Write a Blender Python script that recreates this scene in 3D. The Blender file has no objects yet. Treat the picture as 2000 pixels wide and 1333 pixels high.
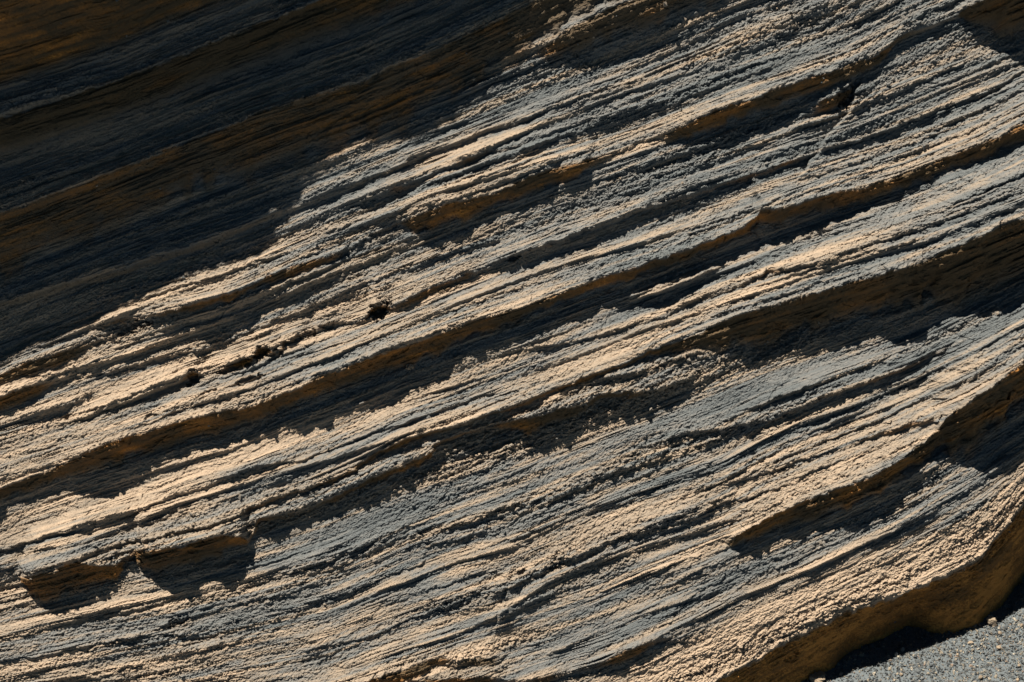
import bpy, math, time
import numpy as np
from mathutils import Matrix, Vector

T0 = time.time()
scene = bpy.context.scene
rng = np.random.default_rng(7)

# ------------------------------------------------------------------ frame of the cliff
# The cliff face is laid out in its own frame: x along the wall, y up the wall, z out of the wall.
# Units below are face units of K metres (so a grain is 2 cm, a ledge 20 cm, the view 8 m wide).
K = 0.004
CAM_D = 13.4
UP = np.array([-0.25, 0.80, 0.55]); UP /= np.linalg.norm(UP)      # world up seen in the cliff frame: the wall leans back
_y = np.array([0, 0, -1.0]); _y -= UP * _y.dot(UP); _y /= np.linalg.norm(_y)
_x = np.cross(_y, UP)
R3 = np.stack([_x, _y, UP])                                       # cliff frame -> world
R4 = Matrix([[*R3[0], 0], [*R3[1], 0], [*R3[2], 0], [0, 0, 0, 1]])

# ------------------------------------------------------------------ camera
cam_d = bpy.data.cameras.new('camera')
cam = bpy.data.objects.new('camera', cam_d)
scene.collection.objects.link(cam)
cam.matrix_world = R4 @ Matrix.Translation((0, 0, CAM_D))
cam_d.sensor_width = 36.0
cam_d.lens = 36.0 * CAM_D / (2000 * K)
cam_d.clip_start = 0.1
cam_d.clip_end = 6000
scene.camera = cam

# ------------------------------------------------------------------ light
SUN = np.array([-0.34, 0.82, 0.42]); SUN /= np.linalg.norm(SUN)
sun_w = R3 @ SUN
elev = math.asin(sun_w[2]); azim = math.atan2(sun_w[0], sun_w[1])
world = bpy.data.worlds.new('World'); scene.world = world
world.use_nodes = True
nt = world.node_tree
bg = nt.nodes['Background']
sky = nt.nodes.new('ShaderNodeTexSky')
sky.sky_type = 'NISHITA'; sky.sun_disc = False
sky.sun_elevation = elev; sky.sun_rotation = azim
sky.altitude = 2200; sky.air_density = 0.2; sky.dust_density = 0.0; sky.ozone_density = 0.0
tint = nt.nodes.new('ShaderNodeMixRGB'); tint.blend_type = 'MULTIPLY'; tint.inputs[0].default_value = 1.0
tint.inputs[2].default_value = (0.62, 0.97, 0.86, 1)
nt.links.new(sky.outputs['Color'], tint.inputs[1]); nt.links.new(tint.outputs[0], bg.inputs['Color'])
bg.inputs['Strength'].default_value = 0.05
sl = bpy.data.lights.new('sun', 'SUN')
sl.energy = 5.0; sl.angle = math.radians(0.53); sl.color = (1.0, 0.90, 0.76)
so = bpy.data.objects.new('sun', sl); scene.collection.objects.link(so)
so.rotation_euler = Vector(sun_w).to_track_quat('Z', 'Y').to_euler()
scene.view_settings.view_transform = 'Standard'
scene.view_settings.look = 'None'
scene.view_settings.gamma = 1.0
scene.view_settings.use_curve_mapping = False
scene.view_settings.exposure = 1.24
scene.cycles.max_bounces = 5
scene.cycles.diffuse_bounces = 3

# ------------------------------------------------------------------ noise helpers
_tab = rng.random((512, 512)).astype(np.float32) * 2 - 1
_tab2 = rng.random((512, 512, 4)).astype(np.float32)

def vnoise(x, y, seed=0):
    x = x + seed * 37.17; y = y + seed * 91.73
    xi = np.floor(x); yi = np.floor(y)
    fx = (x - xi).astype(np.float32); fy = (y - yi).astype(np.float32)
    xi = xi.astype(np.int32) & 511; yi = yi.astype(np.int32) & 511
    x1 = (xi + 1) & 511; y1 = (yi + 1) & 511
    fx = fx * fx * fx * (fx * (fx * 6 - 15) + 10); fy = fy * fy * fy * (fy * (fy * 6 - 15) + 10)
    a = _tab[yi, xi]; b = _tab[yi, x1]; c = _tab[y1, xi]; d = _tab[y1, x1]
    return (a + (b - a) * fx) * (1 - fy) + (c + (d - c) * fx) * fy

def fbm(x, y, octs=4, seed=0, gain=0.5, lac=2.03):
    r = 0; a = 1.0; t = 0
    for i in range(octs):
        r = r + a * vnoise(x, y, seed + i * 3.7); t += a
        a *= gain; x = x * lac; y = y * lac
    return r / t

def lumps(x, y, seed=0, fill=1.0):
    """Round grains on a jittered lattice: 0 between them, up to about 1 on top of one."""
    x = x + seed * 17.3; y = y + seed * 29.1
    xi = np.floor(x).astype(np.int32); yi = np.floor(y).astype(np.int32)
    fx = (x - xi).astype(np.float32); fy = (y - yi).astype(np.float32)
    out = np.zeros_like(fx)
    for dy in (-1, 0, 1):
        for dx in (-1, 0, 1):
            h = _tab2[(yi + dy) & 511, (xi + dx) & 511]
            ox = dx + 0.15 + 0.7 * h[..., 0] - fx; oy = dy + 0.15 + 0.7 * h[..., 1] - fy
            r = 0.35 + 0.5 * h[..., 2]
            v = 1 - (ox * ox + oy * oy) / (r * r)
            v = np.sqrt(np.clip(v, 0, 1)) * r * (0.5 + 0.5 * h[..., 3]) * (h[..., 3] < fill)
            out = np.maximum(out, v)
    return out * 1.2

def chips(x, y, seed=0, slope=0.9):
    """Broken stone: every cell of a jittered lattice is a small tilted facet at its own height."""
    x = x + seed * 17.3; y = y + seed * 29.1
    xi = np.floor(x).astype(np.int32); yi = np.floor(y).astype(np.int32)
    fx = (x - xi).astype(np.float32); fy = (y - yi).astype(np.float32)
    best = np.full(fx.shape, 1e9, np.float32); out = np.zeros_like(fx)
    for dy in (-1, 0, 1):
        for dx in (-1, 0, 1):
            h = _tab2[(yi + dy) & 511, (xi + dx) & 511]
            ox = fx - dx - h[..., 0]; oy = fy - dy - h[..., 1]
            d = ox * ox + oy * oy
            v = h[..., 2] - 0.5 + slope * ((h[..., 3] - 0.5) * ox + (h[..., 2] * 7.13 % 1 - 0.5) * oy)
            c = d < best
            out = np.where(c, v, out); best = np.where(c, d, best)
    return out

def sstep(a, b, x):
    t = np.clip((x - a) / (b - a), 0, 1)
    return t * t * (3 - 2 * t)

# ------------------------------------------------------------------ bedding lines of the cliff (x, y) ; y counts downwards
GUIDES = [
    [(-900, -50), (0, -330), (589, -560), (2000, -1150), (3000, -1550)],
    [(-900, 470), (0, 214), (245, 140), (420, 67), (589, 0), (1000, -165), (2000, -560), (3000, -960)],
    [(-900, 700), (0, 420), (210, 343), (438, 252), (700, 165), (857, 95), (1060, 0), (1500, -190), (2000, -400), (3000, -800)],
    [(-900, 1010), (0, 725), (203, 645), (326, 608), (455, 573), (595, 512), (731, 455), (825, 419), (923, 387), (1053, 338), (1147, 310),
     (1246, 277), (1370, 228), (1510, 179), (1650, 130), (1766, 70), (1860, 35), (2000, -20), (3000, -400)],
    [(-900, 1130), (0, 865), (175, 811), (280, 773), (382, 735), (494, 697), (582, 662), (713, 618), (825, 575), (895, 545), (1000, 505),
     (1098, 465), (1158, 447), (1300, 393), (1440, 347), (1615, 291), (1773, 238), (1931, 175), (2000, 145), (3000, -250)],
    [(-900, 1200), (0, 955), (116, 913), (245, 868), (350, 827), (490, 790), (630, 734), (800, 671), (909, 632), (1018, 598), (1175, 542),
     (1298, 503), (1451, 444), (1615, 380), (1756, 338), (1896, 287), (2000, 231), (3000, -180)],
    [(-900, 1330), (0, 1130), (105, 1101), (228, 1065), (333, 1038), (455, 1002), (603, 950), (700, 908), (790, 861), (909, 823), (1018, 781),
     (1158, 727), (1298, 669), (1440, 614), (1580, 573), (1720, 529), (1861, 475), (2000, 419), (3000, 20)],
    [(-900, 1500), (0, 1330), (300, 1270), (650, 1192), (755, 1146), (895, 1094), (1000, 1062), (1140, 1002), (1246, 961), (1405, 908),
     (1489, 860), (1598, 811), (1791, 738), (1896, 680), (2000, 622), (3000, 150)],
    [(-900, 1720), (0, 1560), (600, 1450), (900, 1370), (1160, 1290), (1300, 1230), (1440, 1164), (1545, 1122), (1650, 1076), (1741, 1031),
     (1826, 982), (1913, 933), (2000, 873), (3000, 300)],
    [(-900, 1960), (0, 1800), (900, 1520), (1200, 1410), (1370, 1338), (1510, 1258), (1650, 1190), (1784, 1135), (1913, 1066), (1966, 1010),
     (2000, 968), (3000, 360)],
    [(-900, 2500), (0, 2300), (900, 2000), (1370, 1800), (2000, 1420), (3000, 800)],
]
GS = np.array([-730., -165., 26., 356., 503., 605., 788., 1062., 1340., 1485., 1960.])

# ------------------------------------------------------------------ ledges: lip (x, y), height of the shade under it, height of the underside coloured as shade
LEDGES = [
    # recesses high up in the shade
    [(-900, 560, 60, 85), (0, 236, 60, 90), (245, 158, 60, 90), (420, 88, 60, 90), (640, 0, 60, 90), (1000, -150, 60, 80), (1700, -420, 80, 70)],
    [(-900, 690, 56, 110), (0, 420, 56, 110), (210, 343, 56, 105), (438, 252, 56, 100), (525, 218, 56, 110), (700, 163, 56, 115), (857, 96, 56, 105),
     (1000, 28, 56, 95), (1070, -5, 56, 80), (1250, -80, 90, 70), (1700, -260, 90, 70)],
    [(-900, 850, 40, 14), (0, 590, 40, 14), (245, 520, 40, 14), (420, 465, 36, 14), (540, 410, 20, 10)],
    # upper dark recess right of the cast shadow
    [(1030, 100, 8, 6), (1070, 84, 30, 36), (1123, 54, 46, 56), (1176, 22, 54, 60), (1228, 8, 52, 60), (1300, -22, 54, 60), (1400, -58, 54, 60), (1475, -80, 50, 56),
     (1600, -120, 80, 60), (1900, -230, 80, 60)],
    [(600, 390, 5), (650, 371, 12), (710, 350, 14), (766, 328, 15), (800, 308, 22), (830, 300, 10), (860, 291, 12), (965, 249, 15), (1028, 231, 19), (1070, 210, 17), (1123, 196, 11),
     (1175, 175, 7), (1225, 161, 4)],
    [(700, 395, 4), (734, 382, 15), (780, 364, 23, 14), (822, 350, 18, 12), (874, 326, 15), (916, 308, 29, 14), (955, 294, 23), (986, 291, 19), (1035, 273, 13), (1095, 252, 11), (1140, 238, 7),
     (1246, 207, 4)],
    # long brown ledge across the upper third
    [(190, 640, 6), (203, 636, 20, 12), (242, 619, 26, 14), (280, 615, 12), (326, 608, 28, 10), (385, 591, 36, 16), (455, 573, 32, 16), (525, 538, 30, 16), (595, 510, 37, 22), (655, 493, 24, 12), (700, 475, 12),
     (731, 455, 19), (790, 431, 20), (825, 417, 66, 44), (874, 398, 62, 40), (923, 388, 52, 35), (965, 376, 46, 32), (1000, 357, 52, 36), (1053, 336, 50, 38), (1105, 326, 40, 32), (1147, 312, 39, 24),
     (1165, 308, 26, 14), (1197, 298, 18), (1246, 280, 8), (1285, 265, 10), (1298, 259, 27, 24), (1370, 228, 42, 30), (1440, 203, 44, 29), (1510, 179, 44, 29), (1580, 154, 45, 28), (1650, 130, 43, 29),
     (1710, 105, 36, 26), (1738, 84, 28, 16), (1766, 63, 26, 14), (1818, 50, 14), (1860, 33, 13), (1885, 18, 40, 22), (1905, 5, 90, 45), (1930, -10, 150, 70), (1990, -28, 220, 110), (2060, -60, 240, 120), (2600, -280, 240, 120)],
    [(-300, 840, 34, 28), (0, 731, 33, 28), (53, 710, 38, 31), (105, 692, 35, 29), (154, 675, 31, 24), (190, 662, 18, 12), (215, 652, 6)],
    [(-300, 880, 30, 26), (0, 776, 32, 30), (35, 759, 42, 33), (70, 748, 32, 27), (88, 745, 26, 20), (116, 738, 16, 12), (147, 731, 8)],
    [(160, 718, 5), (175, 713, 13), (228, 703, 11), (291, 675, 19, 10), (350, 654, 13), (406, 636, 11), (470, 612, 6), (560, 575, 8), (640, 545, 8)],
    [(200, 732, 5), (228, 722, 9), (300, 700, 9), (400, 680, 9), (500, 640, 6), (600, 600, 8), (700, 560, 6), (850, 500, 9), (960, 470, 6)],
    # row of pits
    [(120, 830, 4), (175, 811, 12), (224, 787, 14), (280, 773, 17), (315, 755, 14), (343, 748, 12), (364, 731, 29), (382, 722, 35), (396, 735, 10), (413, 727, 17), (452, 710, 28), (470, 703, 36), (494, 692, 28), (505, 678, 35),
     (525, 675, 33), (545, 690, 16), (560, 663, 29), (582, 650, 25), (602, 660, 10), (623, 636, 14), (648, 629, 18), (690, 627, 12), (713, 622, 21, 10), (724, 601, 43, 10), (738, 593, 47, 10), (752, 594, 37, 12), (764, 598, 25, 13),
     (790, 587, 29, 16), (825, 570, 35, 18), (860, 556, 29, 16), (895, 542, 25, 10), (909, 531, 29), (930, 531, 16), (965, 517, 12), (986, 507, 20), (1000, 500, 17), (1042, 486, 12), (1070, 475, 20), (1098, 465, 12), (1140, 451, 14),
     (1165, 445, 5)],
    [(1230, 420, 4), (1328, 385, 15), (1388, 368, 19), (1440, 347, 23), (1493, 333, 21), (1538, 312, 24), (1577, 306, 18), (1582, 303, 4)],
    [(1570, 312, 6), (1615, 291, 13), (1668, 277, 15), (1720, 256, 17), (1773, 238, 15), (1826, 214, 15), (1878, 196, 17), (1931, 175, 20), (1983, 147, 20), (2000, 141, 6)],
    [(1560, 215, 5), (1590, 205, 22, 18), (1625, 188, 36, 28), (1660, 172, 34, 26), (1672, 168, 6)],
    # the main ledge
    [(-300, 1065, 50, 34), (0, 953, 50, 34), (53, 929, 47, 32), (116, 911, 45, 31), (151, 889, 62, 42), (200, 868, 70, 48), (245, 853, 68, 48), (350, 823, 58, 44), (420, 804, 76, 48), (490, 790, 66, 38), (560, 766, 62, 34), (630, 734, 66, 36), (700, 708, 66, 38),
     (738, 692, 69, 42), (800, 671, 67, 46), (860, 650, 64, 38), (909, 629, 62, 34), (965, 615, 56, 32), (1018, 598, 47, 27), (1070, 577, 42, 24), (1116, 563, 43, 22), (1175, 542, 49, 22), (1246, 521, 56, 22), (1298, 503, 59, 22),
     (1391, 468, 53, 22), (1451, 444, 47, 22), (1470, 430, 55, 24), (1478, 410, 80, 28), (1510, 411, 72, 28), (1545, 403, 76, 30), (1615, 378, 76, 32), (1685, 366, 62, 30), (1756, 340, 54, 28), (1826, 315, 66, 32), (1896, 287, 68, 34), (1948, 264, 70, 36), (2000, 231, 84, 40),
     (2500, 30, 84, 40)],
    [(980, 690, 4), (1000, 685, 6), (1105, 671, 7), (1175, 650, 11), (1211, 640, 11), (1246, 629, 15, 8), (1298, 615, 15, 8), (1370, 580, 16, 8), (1440, 556, 14), (1496, 526, 26), (1545, 524, 19), (1615, 507, 19), (1685, 479, 16), (1756, 457, 16), (1826, 432, 14),
     (1896, 405, 13), (2000, 370, 15), (2500, 170, 15)],
    [(120, 1040, 5), (140, 1034, 10), (193, 1024, 7), (298, 982, 11), (350, 964, 13), (403, 947, 15), (455, 926, 13), (508, 905, 15), (543, 901, 11), (596, 898, 9), (660, 870, 6), (740, 840, 8), (783, 825, 18), (808, 815, 17), (839, 806, 11), (900, 785, 6), (941, 769, 11), (986, 766, 8), (1010, 760, 3)],
    [(1450, 565, 4), (1500, 552, 8), (1600, 520, 7), (1700, 492, 8), (1800, 468, 8), (1900, 430, 8), (2000, 395, 10), (2400, 240, 10)],
    # long thin undercut that opens into the deep recess at the right
    [(60, 1112, 12, 6), (105, 1101, 17, 6), (228, 1062, 19, 6), (333, 1038, 21, 6), (403, 1024, 23, 7), (455, 1006, 26, 9), (525, 975, 25, 8), (603, 950, 24, 8), (648, 929, 34, 13), (700, 908, 32, 12), (731, 884, 31, 12), (790, 857, 33, 13), (846, 838, 30, 11), (909, 825, 26, 9), (965, 802, 28, 10), (1018, 781, 29, 11),
     (1070, 762, 29, 11), (1123, 745, 31, 12), (1158, 727, 37, 15), (1211, 710, 31, 12), (1263, 685, 35, 14), (1298, 671, 32, 18), (1350, 657, 42, 30), (1395, 633, 66, 50), (1440, 612, 85, 60), (1510, 594, 110, 70), (1580, 573, 116, 75), (1650, 552, 116, 75), (1720, 531, 140, 85), (1791, 510, 134, 85),
     (1847, 482, 180, 110), (1889, 463, 205, 120), (1931, 443, 208, 125), (2000, 419, 228, 130), (2500, 220, 230, 130)],
    [(40, 1128, 6), (55, 1122, 60, 40), (75, 1117, 96, 56), (91, 1111, 98, 60), (119, 1108, 92, 60), (140, 1094, 94, 62), (165, 1090, 88, 58), (196, 1100, 62, 44), (224, 1104, 44, 30), (240, 1088, 24, 14), (262, 1072, 26, 14), (280, 1064, 92, 50), (298, 1066, 96, 54), (336, 1062, 88, 52), (368, 1064, 70, 44),
     (403, 1045, 80, 50), (438, 1038, 76, 48), (473, 1041, 56, 36), (488, 1050, 22, 14), (511, 1006, 30), (553, 1004, 26), (596, 992, 22), (648, 968, 30), (706, 940, 34), (766, 912, 38, 20), (825, 894, 34, 18), (846, 866, 26), (902, 843, 26), (955, 829, 22), (1000, 818, 32, 22), (1035, 811, 46, 36),
     (1088, 794, 42, 32), (1140, 787, 26), (1175, 766, 40, 16), (1211, 762, 36), (1263, 764, 22), (1298, 755, 18), (1350, 735, 8)],
    [(1140, 752, 5), (1175, 738, 20), (1246, 724, 21), (1316, 699, 15), (1360, 690, 8)],
    # lower slope
    [(1440, 800, 4), (1490, 785, 12), (1524, 766, 17), (1563, 755, 15), (1615, 741, 13), (1668, 720, 9), (1720, 700, 4)],
    [(1280, 865, 4), (1335, 843, 14), (1405, 836, 16), (1450, 825, 14), (1496, 818, 18), (1545, 800, 20), (1598, 772, 21), (1650, 755, 21), (1720, 731, 23), (1791, 703, 21), (1840, 678, 20), (1855, 670, 4)],
    [(1500, 900, 4), (1600, 862, 7), (1703, 822, 9), (1791, 780, 9), (1878, 734, 11), (1931, 692, 9), (2000, 655, 9), (2300, 520, 9)],
    [(1300, 1020, 4), (1356, 1006, 17), (1405, 978, 15), (1458, 968, 11), (1507, 950, 11), (1560, 925, 10), (1640, 890, 6)],
    [(1380, 950, 4), (1440, 935, 8), (1510, 915, 13), (1580, 887, 11), (1650, 868, 10), (1703, 843, 20, 10), (1756, 827, 30, 14), (1808, 812, 20, 12)],
    # brown ledge low at the right
    [(1415, 1052, 5), (1428, 1046, 40, 26), (1451, 1024, 60, 39), (1510, 992, 68, 44), (1563, 971, 74, 48), (1615, 950, 76, 50), (1668, 933, 80, 52), (1720, 905, 74, 48), (1756, 885, 70, 46), (1791, 864, 68, 44), (1808, 845, 74, 48), (1830, 812, 106, 69), (1861, 786, 146, 96), (1896, 757, 164, 108), (1941, 722, 160, 105),
     (1966, 706, 146, 105), (2000, 675, 134, 100), (2400, 450, 134, 100)],
    [(1250, 1250, 1), (1300, 1230, 2), (1370, 1199, 2), (1440, 1164, 2), (1545, 1122, 2), (1650, 1076, 3), (1741, 1033, 9), (1784, 1008, 12), (1826, 984, 5), (1913, 935, 4), (2000, 877, 2), (2300, 700, 2)],
    [(960, 1160, 5), (986, 1143, 13), (1028, 1125, 13), (1084, 1097, 15), (1123, 1083, 13), (1211, 1045, 15), (1281, 1024, 15), (1350, 984, 10)],
    [(1040, 990, 5), (1067, 982, 11), (1095, 964, 13), (1123, 954, 12), (1169, 933, 11), (1211, 915, 16, 8), (1246, 908, 11), (1300, 890, 5)],
    [(830, 1070, 4), (857, 1059, 12), (902, 1048, 11), (940, 1035, 6)],
    [(870, 1030, 4), (895, 1020, 10), (930, 1017, 9), (969, 992, 11), (1000, 985, 9), (1030, 975, 4)],
    [(965, 1215, 3), (983, 1202, 11), (1007, 1188, 8), (1035, 1171, 8), (1080, 1155, 3)],
    [(600, 1180, 3), (640, 1165, 7), (700, 1150, 6), (760, 1120, 8), (830, 1095, 5)],
    [(250, 1160, 3), (300, 1150, 7), (420, 1120, 7), (520, 1100, 6), (600, 1075, 4)],
    [(10, 1245, 4), (60, 1235, 8), (170, 1205, 8), (280, 1185, 8), (350, 1165, 4)],
    [(310, 1225, 4), (340, 1210, 16), (365, 1205, 13), (400, 1195, 5), (520, 1165, 6), (620, 1140, 4)],
    [(0, 1290, 6), (120, 1270, 7), (240, 1245, 8), (330, 1235, 5)],
    [(600, 1265, 4), (720, 1240, 8), (800, 1205, 7), (870, 1180, 8), (930, 1160, 4)],
    [(80, 1340, 10), (119, 1321, 16, 12), (168, 1316, 17, 12), (200, 1318, 10), (225, 1310, 5), (245, 1298, 8), (270, 1297, 4)],
    [(560, 1370, 29, 21), (685, 1333, 40, 30), (755, 1307, 49, 36), (818, 1287, 37, 28), (867, 1272, 29, 21), (890, 1283, 20, 15), (916, 1276, 29, 21), (958, 1274, 29, 21), (985, 1275, 7, 5)],
    [(790, 1325, 17, 13), (830, 1318, 29, 21), (951, 1311, 31, 23), (990, 1320, 14, 10), (1035, 1318, 26, 19), (1070, 1308, 31, 23), (1110, 1303, 17, 13), (1158, 1288, 21, 16), (1211, 1265, 39, 29), (1246, 1253, 34, 26), (1277, 1241, 21, 16), (1298, 1239, 18, 14), (1333, 1242, 15, 11), (1350, 1245, 4, 3)],
]
PITS = [(740, 606, 15, 15, 14), (378, 737, 11, 13, 11), (512, 689, 12, 12, 12), (538, 694, 10, 10, 8), (605, 652, 12, 9, 9), (485, 744, 18, 7, 8), (405, 769, 15, 6, 6),
        (300, 813, 10, 5, 5), (137, 815, 9, 7, 6), (1000, 505, 10, 7, 7), (640, 640, 10, 8, 6), (460, 715, 24, 9, 7), (1548, 1284, 12, 10, 6), (350, 1212, 16, 7, 6), (262, 640, 26, 9, 8),
        (1010, 1120, 14, 8, 6), (1092, 1096, 14, 8, 6), (1655, 190, 14, 20, 10)]
# crumbly (+) and dusty (-) places: x, y, half length along the bedding, half height, amount
ZONES = [(1240, 760, 200, 40, .8), (1500, 680, 90, 32, 1.0), (830, 930, 200, 55, 1.1), (1000, 850, 160, 50, .7), (1600, 930, 150, 22, .8), (1760, 1120, 200, 26, .5), (1560, 1210, 170, 26, .5), (1930, 1010, 90, 40, .5), (1400, 1290, 120, 30, .5),
         (1050, 150, 90, 40, .8), (1500, 60, 240, 32, .6), (1700, 200, 90, 40, .6), (1380, 290, 100, 25, .6), (250, 1080, 240, 30, .7), (1100, 1080, 250, 30, .6), (1450, 820, 200, 30, .6), (1700, 1010, 160, 30, .5),
         (900, 1290, 250, 25, .7), (500, 1200, 350, 60, .3), (1130, 950, 180, 36, .6), (560, 1000, 120, 24, .7), (250, 640, 80, 20, .5), (120, 740, 70, 20, .6), (950, 1010, 150, 30, .5),
         (330, 930, 240, 24, -.9), (700, 800, 260, 18, -.8), (1000, 700, 200, 14, -.7), (300, 750, 200, 18, -.6), (1560, 730, 190, 26, -1.0), (640, 1040, 140, 26, -.9), (830, 960, 70, 14, -.5), (1080, 880, 120, 18, -.7), (830, 1130, 60, 26, -.8),
         (1380, 150, 300, 14, -.4), (1000, 540, 300, 14, -.5), (1100, 1190, 120, 24, -.6), (1250, 1200, 200, 14, -.5), (1620, 1120, 150, 18, -.4), (1900, 960, 60, 20, -.3), (110, 960, 100, 20, -.7), (1500, 580, 260, 14, -.5)]

# ------------------------------------------------------------------ sample grid: even inside the view, coarser outwards
def axis(lo, hi, out_lo, out_hi, step):
    a = list(np.arange(lo, hi + 0.1, step))
    pre, post = [], []
    p = lo; st = step
    while p > out_lo:
        st = min(st * 1.09, 26); p -= st; pre.append(p)
    p = hi; st = step
    while p < out_hi:
        st = min(st * 1.09, 26); p += st; post.append(p)
    return np.array(pre[::-1] + a + post, dtype=np.float64)

STEP = 1.6
XS = axis(-30, 2030, -900, 2900, STEP)
YS = axis(-30, 1363, -900, 2000, STEP)
NX, NY = len(XS), len(YS)
X, Y = np.meshgrid(XS, YS)
X = X.astype(np.float32); Y = Y.astype(np.float32)

# bedding coordinate S (constant along a layer)
gy = np.stack([np.interp(XS, [p[0] for p in g], [p[1] for p in g]) for g in GUIDES])   # guides x NX
ker = np.exp(-np.linspace(-2, 2, 41) ** 2); ker /= ker.sum()
gy = np.stack([np.convolve(np.pad(r, 20, mode='edge'), ker, 'valid') for r in gy])
S = np.empty_like(X)
for j in range(NX):
    S[:, j] = np.interp(YS, gy[:, j], GS)
S[Y < gy[0][None, :]] = GS[0] + (Y - gy[0][None, :])[Y < gy[0][None, :]]
Tt = X * 1.07 - 0.0 * Y

# wobble of the lips
W1 = 2.2 * fbm(X * 0.02, S * 0.03, 3, 11) + 2.4 * fbm(X * 0.09, Y * 0.09, 3, 12) + 2.2 * chips(X * 0.07, Y * 0.09, 13)
W1 = W1.astype(np.float32)
YW = Y + W1
XW = X + 7 * chips(X * 0.045, Y * 0.06, 14) + 8 * fbm(X * 0.03, Y * 0.04, 3, 10) - 0.30 * 0
Z = np.zeros_like(X)
OCH = np.zeros_like(X)            # brown under the lips: shade and warm bounce painted into the colour

TAN = 1.62 / 1.0
def add_ledge(pts):
    xs = np.array([p[0] for p in pts], float); ys = np.array([p[1] for p in pts], float)
    Ds = np.array([p[2] for p in pts], float)
    Ws = np.array([(p[3] if len(p) > 3 else p[2] * 0.45) for p in pts], float)
    R_max = 34 + 1.15 * Ds.max()
    i0 = max(np.searchsorted(XS, xs[0] - 30) - 1, 0); i1 = min(np.searchsorted(XS, xs[-1] + 30) + 1, NX)
    j0 = max(np.searchsorted(YS, ys.min() - R_max - 20) - 1, 0); j1 = min(np.searchsorted(YS, ys.max() + 1.3 * Ws.max() + 20) + 1, NY)
    if j1 <= j0: return
    sl_ = (slice(j0, j1), slice(i0, i1))
    xx = XW[sl_]
    yl = np.interp(xx, xs, ys); D = np.interp(xx, xs, Ds); W = np.interp(xx, xs, Ws)
    end = np.clip((xx - (xs[0] - 10)) / 10, 0, 1) * np.clip(((xs[-1] + 10) - xx) / 10, 0, 1)
    jn = 0.20 * vnoise(xx * 0.045, xx * 0 + ys[0] * 0.37, 5) + 0.12 * vnoise(xx * 0.15, xx * 0 + ys[0] * 0.7, 6)
    p = (D * (1 + 0.16 * sstep(25, 60, D)) / 2.15 + 2.5 * np.minimum(D / 9, 1)) * end
    Rr = 34 + 1.15 * D
    q = YW[sl_] - yl
    u = np.clip(1 + q / Rr, 0, 1)
    up = np.where(q <= 0, u ** 1.6, 0)
    wj = W * (0.9 + 0.25 * vnoise(xx * 0.05, xx * 0 + ys[0], 9))
    v = np.clip(q / np.maximum(wj, 2.5), 0, 1)
    dn = np.where(q > 0, (1 - v) ** 0.85 * (1 - 0.15 * np.sin(v * 9 + 3 * vnoise(X[sl_] * 0.02, S[sl_] * 0.1, 3)) * v), 0)
    jn = np.clip(jn * p, -4, 4) / np.maximum(p, 1)
    near = 1 + jn * np.exp(-np.abs(q) / np.where(q < 0, 14, 22))
    Z[sl_] += (p * near * (up + dn)).astype(np.float32)
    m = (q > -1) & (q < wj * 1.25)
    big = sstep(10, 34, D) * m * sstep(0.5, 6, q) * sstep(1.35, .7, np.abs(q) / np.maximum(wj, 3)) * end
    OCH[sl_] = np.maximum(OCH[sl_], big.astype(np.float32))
SMOOTH = np.zeros_like(X)            # dusty, even patches
for zx, zy, a, b, am in [(650, 1030, 190, 34, .8), (840, 1110, 130, 46, .8), (1540, 728, 220, 30, .8), (1150, 1185, 150, 34, .6), (330, 925, 220, 20, .5), (700, 800, 240, 14, .4), (960, 960, 110, 22, .6)]:
    dx = X - zx; dy = (Y - zy) + 0.38 * dx
    SMOOTH = np.maximum(SMOOTH, am * np.exp(-(dx / a) ** 2 - (dy / b) ** 2)).astype(np.float32)
for l in LEDGES:
    add_ledge(l)
# many narrow shelves between the main ledges, each following its bed for a while and running out
r5 = np.random.default_rng(23)
for k_ in range(120):
    s0 = r5.choice([r5.uniform(290, 860), r5.uniform(290, 620), r5.uniform(830, 1330)]); x0 = r5.uniform(-150, 1950); ln = r5.uniform(110, 480); d0 = r5.uniform(6, 15) * (0.6 if s0 > 850 else 1.0)
    px = np.linspace(x0, x0 + ln, 9)
    col = np.clip(np.searchsorted(XS, px), 0, NX - 1)
    py = np.array([np.interp(s0, GS, gy[:, c]) for c in col]) + r5.normal(0, 1.6, 9).cumsum() * 0.6
    dd = d0 * np.array([.25, .6, .9, 1, 1, 1, .85, .6, .25]) * r5.uniform(0.55, 1.25, 9)
    dd = dd * (1 - SMOOTH[np.clip(np.searchsorted(YS, py), 0, NY - 1), col])
    add_ledge(list(zip(px, py, dd)))

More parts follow.
